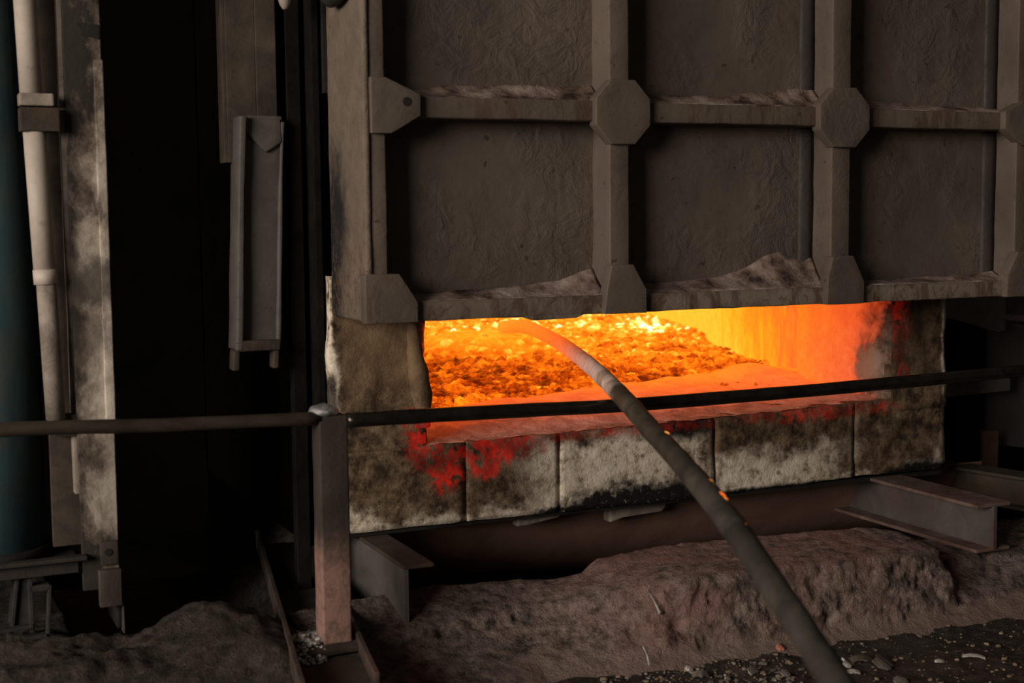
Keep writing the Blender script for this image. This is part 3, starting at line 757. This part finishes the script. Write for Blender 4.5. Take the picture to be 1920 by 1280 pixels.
# open channel on the ground that carries the post
ch = thing('floor_channel', (1.15, -.6, .15), 'rusty open steel channel on the ground under the rail post', 'channel')
Mc = rotz(-10.4, (1.055, -.81, .138))
box('web', (0, .215, -.30, 1.75, 0, .012), 'brown_steel', ch, .002, Mc)
box('flange', (-.010, .006, -.30, 1.75, 0, .075), 'post', ch, .003, Mc)
box('flange', (.209, .225, -.16, 1.75, 0, .060), 'post', ch, .003, Mc)
# aluminium crumbs lying in it
V = []; F = []
for i in range(620):
    u = rnd.random(); lx = .012+.10*rnd.random(); ly = .10+.40*rnd.random()
    if rnd.random() > math.exp(-((ly-.26)/.15)**2)*1.1: continue
    c = Mc @ Vector((lx, ly, .016+.040*rnd.random()*math.exp(-((ly-.26)/.12)**2))); r = .004+.009*rnd.random()**2
    k = len(V); q = rnd.random()*6
    for v in IV:
        j = 1+.5*(rnd.random()-.5)
        V.append((c.x+v[0]*r*j*1.2, c.y+v[1]*r*j, c.z+v[2]*r*j*.8))
    F += [tuple(k+a for a in f) for f in IF.tolist()]
tag(from_py('aluminium_crumbs', V, F, 'aluminium'), 'silvery aluminium crumbs spilled in the channel at the foot of the rail post', 'metal crumbs', None, 'stuff')

# ================================================================== stirring rod
rod = thing('stirring_rod', (1.9, -1.7, .76), 'long curved steel stirring rod resting on the rail with its hot end in the bath', 'rod')
RP = [(3.243, 2.571, .868), (2.940, 1.624, .946), (2.629, .653, .968), (2.415, -.015, .958), (2.277, -.447, .939), (2.160, -.812, .911), (2.049, -1.161, .876), (1.867, -1.729, .822), (1.751, -2.091, .772), (1.671, -2.342, .722), (1.600, -2.562, .678), (1.548, -2.727, .641), (1.430, -3.10, .556)]
path = catmull(RP, 12)
shaft = tube('shaft', path, lambda t: .0305+.008*max(0, 1-t*7), 'rod', rod, 24, .003)
def rod_fleck(i, size, stretch):
    p = Vector(path[i]); d = (Vector(path[i+1])-p).normalized(); toward = (Vector((.4, -4.7, 1.5))-p).normalized()
    side = d.cross(toward).normalized()
    if side.x < 0: side = -side
    nrm = (side*.80+(toward-d*toward.dot(d)).normalized()*.6).normalized()
    c = p+nrm*.0300; tt = nrm.cross(d)
    bm = bmesh.new(); bmesh.ops.create_icosphere(bm, subdivisions=2, radius=1)
    for v in bm.verts: v.co = c+d*v.co.x*size*stretch+tt*v.co.y*size+nrm*v.co.z*size*.4
    roughen(bm, size*.5, 60, 190+i); from_bm('emissive_fleck', bm, 'rod_fleck', shaft, True)
for i, size, st in ((76, .0065, 1.5), (86, .006, 1.9), (87, .007, 1.6), (89, .008, 2.0), (90, .0055, 2.2), (94, .003, 3.0), (96, .0025, 3.)): rod_fleck(i, size, st)

# ================================================================== left side machinery
cyl = thing('hydraulic_cylinder', (.295, .20, .375), 'thick teal painted hydraulic cylinder at the left edge', 'cylinder')
tube('barrel', [(.295, .20, .415), (.294, .20, 1.2), (.275, .20, 2.6)], .171, 'pipe_teal', cyl, 40)
tube('base_ring', [(.295, .20, .375), (.295, .20, .415)], .184, 'black_steel', cyl, 40)

pp = thing('pale_pipe', (.48, -.03, .86), 'cream painted vertical pipe with clamps between teal cylinder and column', 'pipe')
tube('pipe', [(.486, -.03, .86), (.472, -.03, 1.325)], .031, 'pale_dirty', pp, 24)
tube('pipe', [(.470, -.03, 1.345), (.455, -.03, 1.785)], .035, 'pale', pp, 24)
tube('pipe', [(.450, -.03, 1.905), (.432, -.03, 2.6)], .035, 'pale', pp, 24)
tube('sleeve', [(.472, -.03, 1.300), (.470, -.03, 1.347)], .0375, 'pale', pp, 24)
box('clamp', (.41, .530, -.07, .0, 1.785, 1.86), 'brown_steel', pp, .004)
box('clamp', (.41, .515, -.068, .0, 1.865, 1.905), 'pale_dirty', pp, .006)
box('bracket', (.48, .56, -.02, .04, .80, .87), 'brown_steel', pp, .004)

col = thing('guide_column', (.61, .0, .27), 'weathered pale steel guide column with sooty patches left of the dark gap', 'column')
def plate(name, b, mat, seed, amp=.003):
    bm = bmesh.new(); bm_box(bm, *b); bevel(bm, .004, 2); subdiv_to(bm, .07); roughen(bm, amp, 8, seed); return from_bm(name, bm, mat, col, True)
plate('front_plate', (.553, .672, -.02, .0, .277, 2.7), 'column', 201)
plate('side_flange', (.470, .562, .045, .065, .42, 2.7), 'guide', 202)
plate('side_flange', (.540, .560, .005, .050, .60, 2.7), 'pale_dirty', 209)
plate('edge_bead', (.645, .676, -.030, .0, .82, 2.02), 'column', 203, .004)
plate('splice_plate', (.602, .675, -.045, -.012, .22, .345), 'post', 204)
sp = plate('splice_plate', (.610, .668, -.036, -.012, .36, .44), 'brown_steel', 205)
tube('bolt_hole', [(.634, -.040, .405), (.634, -.030, .405)], .013, 'black_steel', sp, 14)
prism('notch_plate', [(.595, 2.135), (.668, 2.132), (.668, 2.085), (.612, 2.098)], 'y', -.026, -.015, 'black_steel', col, .002)
plate('back_web', (.660, .676, 0, .22, .13, 2.7), 'black_steel', 206)
plate('fin', (.676, .684, -.03, .02, .12, .34), 'brown_steel', 207)
plate('back_flange', (.58, .66, .16, .19, .50, 1.25), 'brown_steel', 208)

fr = thing('base_frame', (.36, -.01, .10), 'dark angle-iron base frame under the teal cylinder', 'frame')
box('cross_bar', (-.3, .55, -.02, .40, .343, .375), 'frame_steel', fr, .004)
box('cross_bar', (-.3, .565, -.06, -.02, .390, .404), 'frame_steel', fr, .003)
box('cross_bar', (-.3, .54, -.03, -.015, .345, .392), 'frame_steel', fr, .003)
def bar2(name, a, b_, t, dp):
    a, b_ = Vector(a), Vector(b_); d = (b_-a).normalized(); n_ = Vector((-d.z, 0, d.x))*t/2
    prism(name, [((a-n_).x, (a-n_).z), ((b_-n_).x, (b_-n_).z), ((b_+n_).x, (b_+n_).z), ((a+n_).x, (a+n_).z)], 'y', a.y, a.y+dp, 'frame_steel', fr, .003)
bar2('brace', (.350, .0, .345), (.300, .0, -.03), .013, .10)
bar2('brace', (.388, -.01, .345), (.388, -.01, .155), .015, .05)
bar2('brace', (.388, -.01, .301), (.449, -.01, .301), .021, .05)
bar2('brace', (.449, -.01, .308), (.423, -.01, -.03), .012, .04)
bar2('brace', (.282, -.02, .173), (.392, -.02, .179), .013, .08)
bar2('brace', (.360, -.02, .140), (.433, -.02, .142), .013, .06)
prism('gusset_plate', [(.357, .34), (.388, .34), (.388, .18), (.324, .18)], 'y', .015, .025, 'frame_steel', fr, 0)

hc = thing('counterweight_channel', (1.19, .1, 1.0), 'grey U-shaped steel channel hanging in the dark gap left of the door', 'channel')
def tp(z): return np.interp(z, [.99, 1.10, 1.6, 1.86], [-.016, -.012, .0, .008])
def ch_plate(name, xa, xb, y0, y1, z0, z1, mat, seed):
    bm = bmesh.new(); bm_box(bm, xa, xb, y0, y1, z0, z1); bevel(bm, .005, 2); subdiv_to(bm, .06)
    for v in bm.verts: v.co.x += float(tp(v.co.z))*1.6
    roughen(bm, .005, 7, seed); return from_bm(name, bm, mat, hc, True)
ch_plate('web', 1.150, 1.285, .10, .115, 1.045, 1.860, 'grey_channel', 211)
ch_plate('flange', 1.128, 1.150, .06, .19, 1.045, 1.856, 'grey_channel', 212)
ch_plate('flange', 1.278, 1.292, .085, .19, 1.045, 1.840, 'grey_channel', 213)
ch_plate('end_plate', 1.128, 1.285, .06, .15, 1.040, 1.078, 'brown_steel', 214)
ch_plate('fork', 1.120, 1.142, .07, .13, .975, 1.045, 'brown_steel', 215)
ch_plate('fork', 1.262, 1.284, .07, .13, .975, 1.045, 'brown_steel', 216)
prism('bent_lip', [(1.148, 1.855), (1.29, 1.85), (1.292, 1.77), (1.235, 1.735), (1.165, 1.80)], 'y', .085, .10, 'grey_channel', hc, .006, .04, .006, 12, 217)

up_ = thing('guide_rail', (1.18, .2, 1.8), 'brown steel rail above and behind the hanging grey channel', 'rail')
box('web', (1.118, 1.222, .155, .172, 1.70, 2.7), 'guide', up_, .003)
box('flange', (1.222, 1.295, .15, .21, 1.80, 2.7), 'guide', up_, .003)
box('flange', (1.105, 1.120, .16, .24, 1.70, 2.7), 'guide', up_, .003)
for x0, x1, y0, y1, lab in ((1.325, 1.375, .13, .19, 'narrow dark steel column just right of the hanging channel'), (1.392, 1.418, .04, .10, 'slim black steel strip tight against the door side')):
    b = thing('buckstay', ((x0+x1)/2, y0, .2), lab, 'column', 'dark columns beside the door')
    box('front_flange', (x0, x1, y0, y0+.015, .1, 2.7), 'soot_steel', b, .003)
    box('web', ((x0+x1)/2-.008, (x0+x1)/2+.008, y0+.015, y1+.05, .1, 2.7), 'soot_steel', b, 0)
lug = thing('lifting_lug', (1.27, -.02, 2.2), 'pale rounded lifting lug hanging at the top beside the door', 'lug')
bm = bmesh.new(); bmesh.ops.create_icosphere(bm, subdivisions=3, radius=1)
for v in bm.verts: v.co = Vector((1.268+v.co.x*.024*(1+.5*(v.co.z > 0)), -.08+v.co.y*.025, 2.262+v.co.z*.060))
from_bm('lug_body', bm, 'pale_dirty', lug, True)
tube('eye', catmull([(1.268, -.08, 2.30), (1.262, -.08, 2.42), (1.27, -.08, 2.66)], 4), .014, 'black_steel', lug, 12)
hose = thing('frayed_hose', (1.43, -.1, 2.2), 'dark frayed hose end against the top of the door side', 'hose')
tube('hose_body', catmull([(1.36, -.10, 2.66), (1.375, -.12, 2.32), (1.395, -.16, 2.232), (1.405, -.25, 2.226), (1.41, -.33, 2.26), (1.405, -.36, 2.40)], 8), .017, 'black_steel', hose, 14, .010)

# ================================================================== right side of the furnace
o = box('wall_inner', (4.62, 6.6, 1.3, 1.4, -.2, 3.2), 'dark_wall', None, 0); tag(o, kind='structure')
wr = box('wall_right', (5.15, 7.5, .75, .95, -.2, 3.2), 'right_wall', None, 0); tag(wr, kind='structure')
bx = thing('side_bracket', (4.95, .6, .6), 'dark horizontal steel bracket on the furnace flank behind the barrier rail', 'bracket')
prism('arm', [(4.40, .665), (5.17, .690), (5.17, .600), (4.40, .580)], 'y', .60, .66, 'flank', bx, .003)
prism('arm_lip', [(4.40, .672), (5.17, .698), (5.17, .684), (4.40, .660)], 'y', .57, .66, 'flank', bx, .002)
bx = thing('flank_column', (5.03, .62, 0), 'dim brown steel column at the right edge under the bracket', 'column')
box('front_flange', (5.00, 5.10, .60, .62, -.1, .40), 'shell', bx, .003)
box('web', (5.04, 5.06, .62, .72, -.1, .40), 'flank', bx, 0)
bx = thing('flank_plate', (4.9, .6, .95), 'dark slanted steel plate under the right end of the door', 'plate')
prism('plate', [(4.70, 1.25), (5.13, 1.25), (5.13, .905), (5.08, .90), (4.80, .975), (4.70, .99)], 'y', .60, .63, 'flank', bx, .003)
prism('angle', [(5.13, .99), (5.5, .90), (5.5, .87), (5.13, .96)], 'y', .45, .62, 'flank', bx, .003)
o = prism('wall_plinth', [(5.13, .31), (5.6, .24), (5.6, -.15), (5.13, -.15)], 'y', .70, .74, 'dark_wall', None, 0); o.name = 'trim_1'; tag(o, kind='structure')

# ================================================================== scrap and stones on the floor
from mathutils import noise as mn
def ground(x, y):
    g = floor_z(np.array([[x, y, 0.]]))[0, 2]; return float(g)
def flake(name, x, y, L, Wd, rz, tilt, mat, curl, label, cat, group=None, thick=.004, seed=0):
    r = random.Random(seed); nx = 7; bm = bmesh.new(); top = []; bot = []
    prof = [(.30+.70*math.sin(math.pi*(i+.5)/nx)**.6)*(1+.35*(r.random()-.5)) for i in range(nx)]
    for i in range(nx):
        u = (i/(nx-1)-.5)*L; c = curl*L*(1-(2*i/(nx-1)-1)**2); a = Wd*.5*prof[i]; sh = Wd*.3*(r.random()-.5)
        top.append((bm.verts.new((u, -a+sh, c+thick)), bm.verts.new((u, a+sh, c+thick+Wd*.12))))
        bot.append((bm.verts.new((u, -a+sh, c)), bm.verts.new((u, a+sh, c+Wd*.12))))
    for i in range(nx-1):
        bm.faces.new((top[i][0], top[i+1][0], top[i+1][1], top[i][1])); bm.faces.new((bot[i][0], bot[i][1], bot[i+1][1], bot[i+1][0]))
        bm.faces.new((top[i][0], bot[i][0], bot[i+1][0], top[i+1][0])); bm.faces.new((top[i][1], top[i+1][1], bot[i+1][1], bot[i][1]))
    for i in (0, nx-1): bm.faces.new((top[i][0], top[i][1], bot[i][1], bot[i][0]))
    o = from_bm(name, bm, mat); o.location = (x, y, ground(x, y)+.004); o.rotation_euler = (tilt, .05, rz)
    return tag(o, label, cat, group)
S = 'scrap flakes on the floor'
flake('scrap_flake', 2.985, -1.10, .075, .062, .3, .30, 'scrap_dark', .10, 'broad brown curled scrap flake right of the rod, largest of the litter', 'scrap', S, .006, 1)
flake('scrap_flake', 2.930, -1.055, .085, .026, -.25, .25, 'scrap_dark', .12, 'long dark scrap sliver between the white shard and the broad brown flake', 'scrap', S, .006, 2)
flake('scrap_shard', 2.862, -1.062, .040, .034, .8, .5, 'scrap_white', .15, 'bright white jagged shard just right of the rod', 'scrap', S, .007, 3)
flake('scrap_flake', 2.835, -1.135, .045, .018, -.3, .2, 'scrap_white', .1, 'small pale-edged flake below the white shard at the rod', 'scrap', S, .005, 4)
flake('scrap_flake', 2.925, -1.262, .050, .034, .1, .3, 'scrap', .05, 'flat grey scrap piece at the bottom edge right of the rod', 'scrap', S, .006, 5)
flake('scrap_sliver', 3.300, -1.185, .075, .012, -.6, .2, 'scrap_white', .1, 'thin bright metal sliver farthest right on the dark floor', 'scrap', S, .005, 6)
flake('scrap_sliver', 3.170, -1.165, .032, .012, -.5, .2, 'scrap_white', .1, 'short bright metal curl left of the farthest sliver', 'scrap', S, .005, 7)
flake('scrap_flake', 2.545, -.985, .060, .030, .5, .5, 'scrap', .1, 'grey scrap flake in the litter left of the rod', 'scrap', S, .006, 8)
flake('scrap_flake', 2.360, -.955, .055, .024, -.2, .4, 'scrap', .15, 'crumpled grey scrap strip near the bottom edge left of the rod', 'scrap', S, .006, 9)
flake('scrap_flake', 2.440, -.990, .040, .020, .9, .4, 'scrap_white', .1, 'pale scrap chip between two grey flakes left of the rod', 'scrap', S, .005, 10)
flake('scrap_flake', 2.62, -1.06, .035, .028, .2, .4, 'scrap', .1, 'grey scrap chip touching the rod shadow at the bottom edge', 'scrap', S, .005, 11)
flake('scrap_flake', 2.36, -.885, .022, .022, .2, .3, 'scrap_white', .1, 'tiny white chip at the foot of the curb left of the rod', 'scrap', S, .006, 12)
flake('brick_chip', 2.755, -.835, .030, .026, .5, .5, 'brick_red', .2, 'small red brick chip at the curb foot right beside the rod', 'brick chip', None, .012, 13)
# pebbles and fine scrap
V = []; F = []; V2 = []; F2 = []
for i in range(1450):
    x = rnd.uniform(1.7, 4.3); y = rnd.uniform(-1.65, -.84)
    if i > 1100: x = rnd.uniform(2.05, 2.72); y = rnd.uniform(-1.12, -.82)
    if x < 2.3 and y > -.80: continue
    lit = x < 2.75
    r = .0025+.0075*rnd.random()**3; z = ground(x, y)+r*.3; tgt = (V2, F2) if rnd.random() < (.6 if lit else .25) else (V, F)
    k = len(tgt[0]); ax = rnd.uniform(.7, 1.7)
    for v in IV:
        j = 1+.5*(rnd.random()-.5); tgt[0].append((x+v[0]*r*j*ax, y+v[1]*r*j, z+v[2]*r*j*.6))
    tgt[1].extend(tuple(k+a for a in f) for f in IF.tolist())
tag(from_py('gravel', V, F, 'pebble'), 'scattered ochre pebbles on the black dirt floor', 'gravel', None, 'stuff')
tag(from_py('metal_filings', V2, F2, 'scrap'), 'fine glinting metal filings strewn on the dirt in front of the curb', 'filings', None, 'stuff')
# aluminium splashes frozen on the curb
def splash(pts, r, label):
    o = tube('metal_splash', catmull(pts, 6), r, 'aluminium', None, 10, .008); tag(o, label, 'metal splash')
splash([(2.335, -.655, .222), (2.345, -.69, .185), (2.352, -.715, .15)], lambda t: .0015+.0045*t, 'silvery frozen metal drip running down the curb face')
splash([(2.24, -.79, .075), (2.245, -.81, .05), (2.243, -.83, .02)], .005, 'silvery metal lump at the foot of the curb')
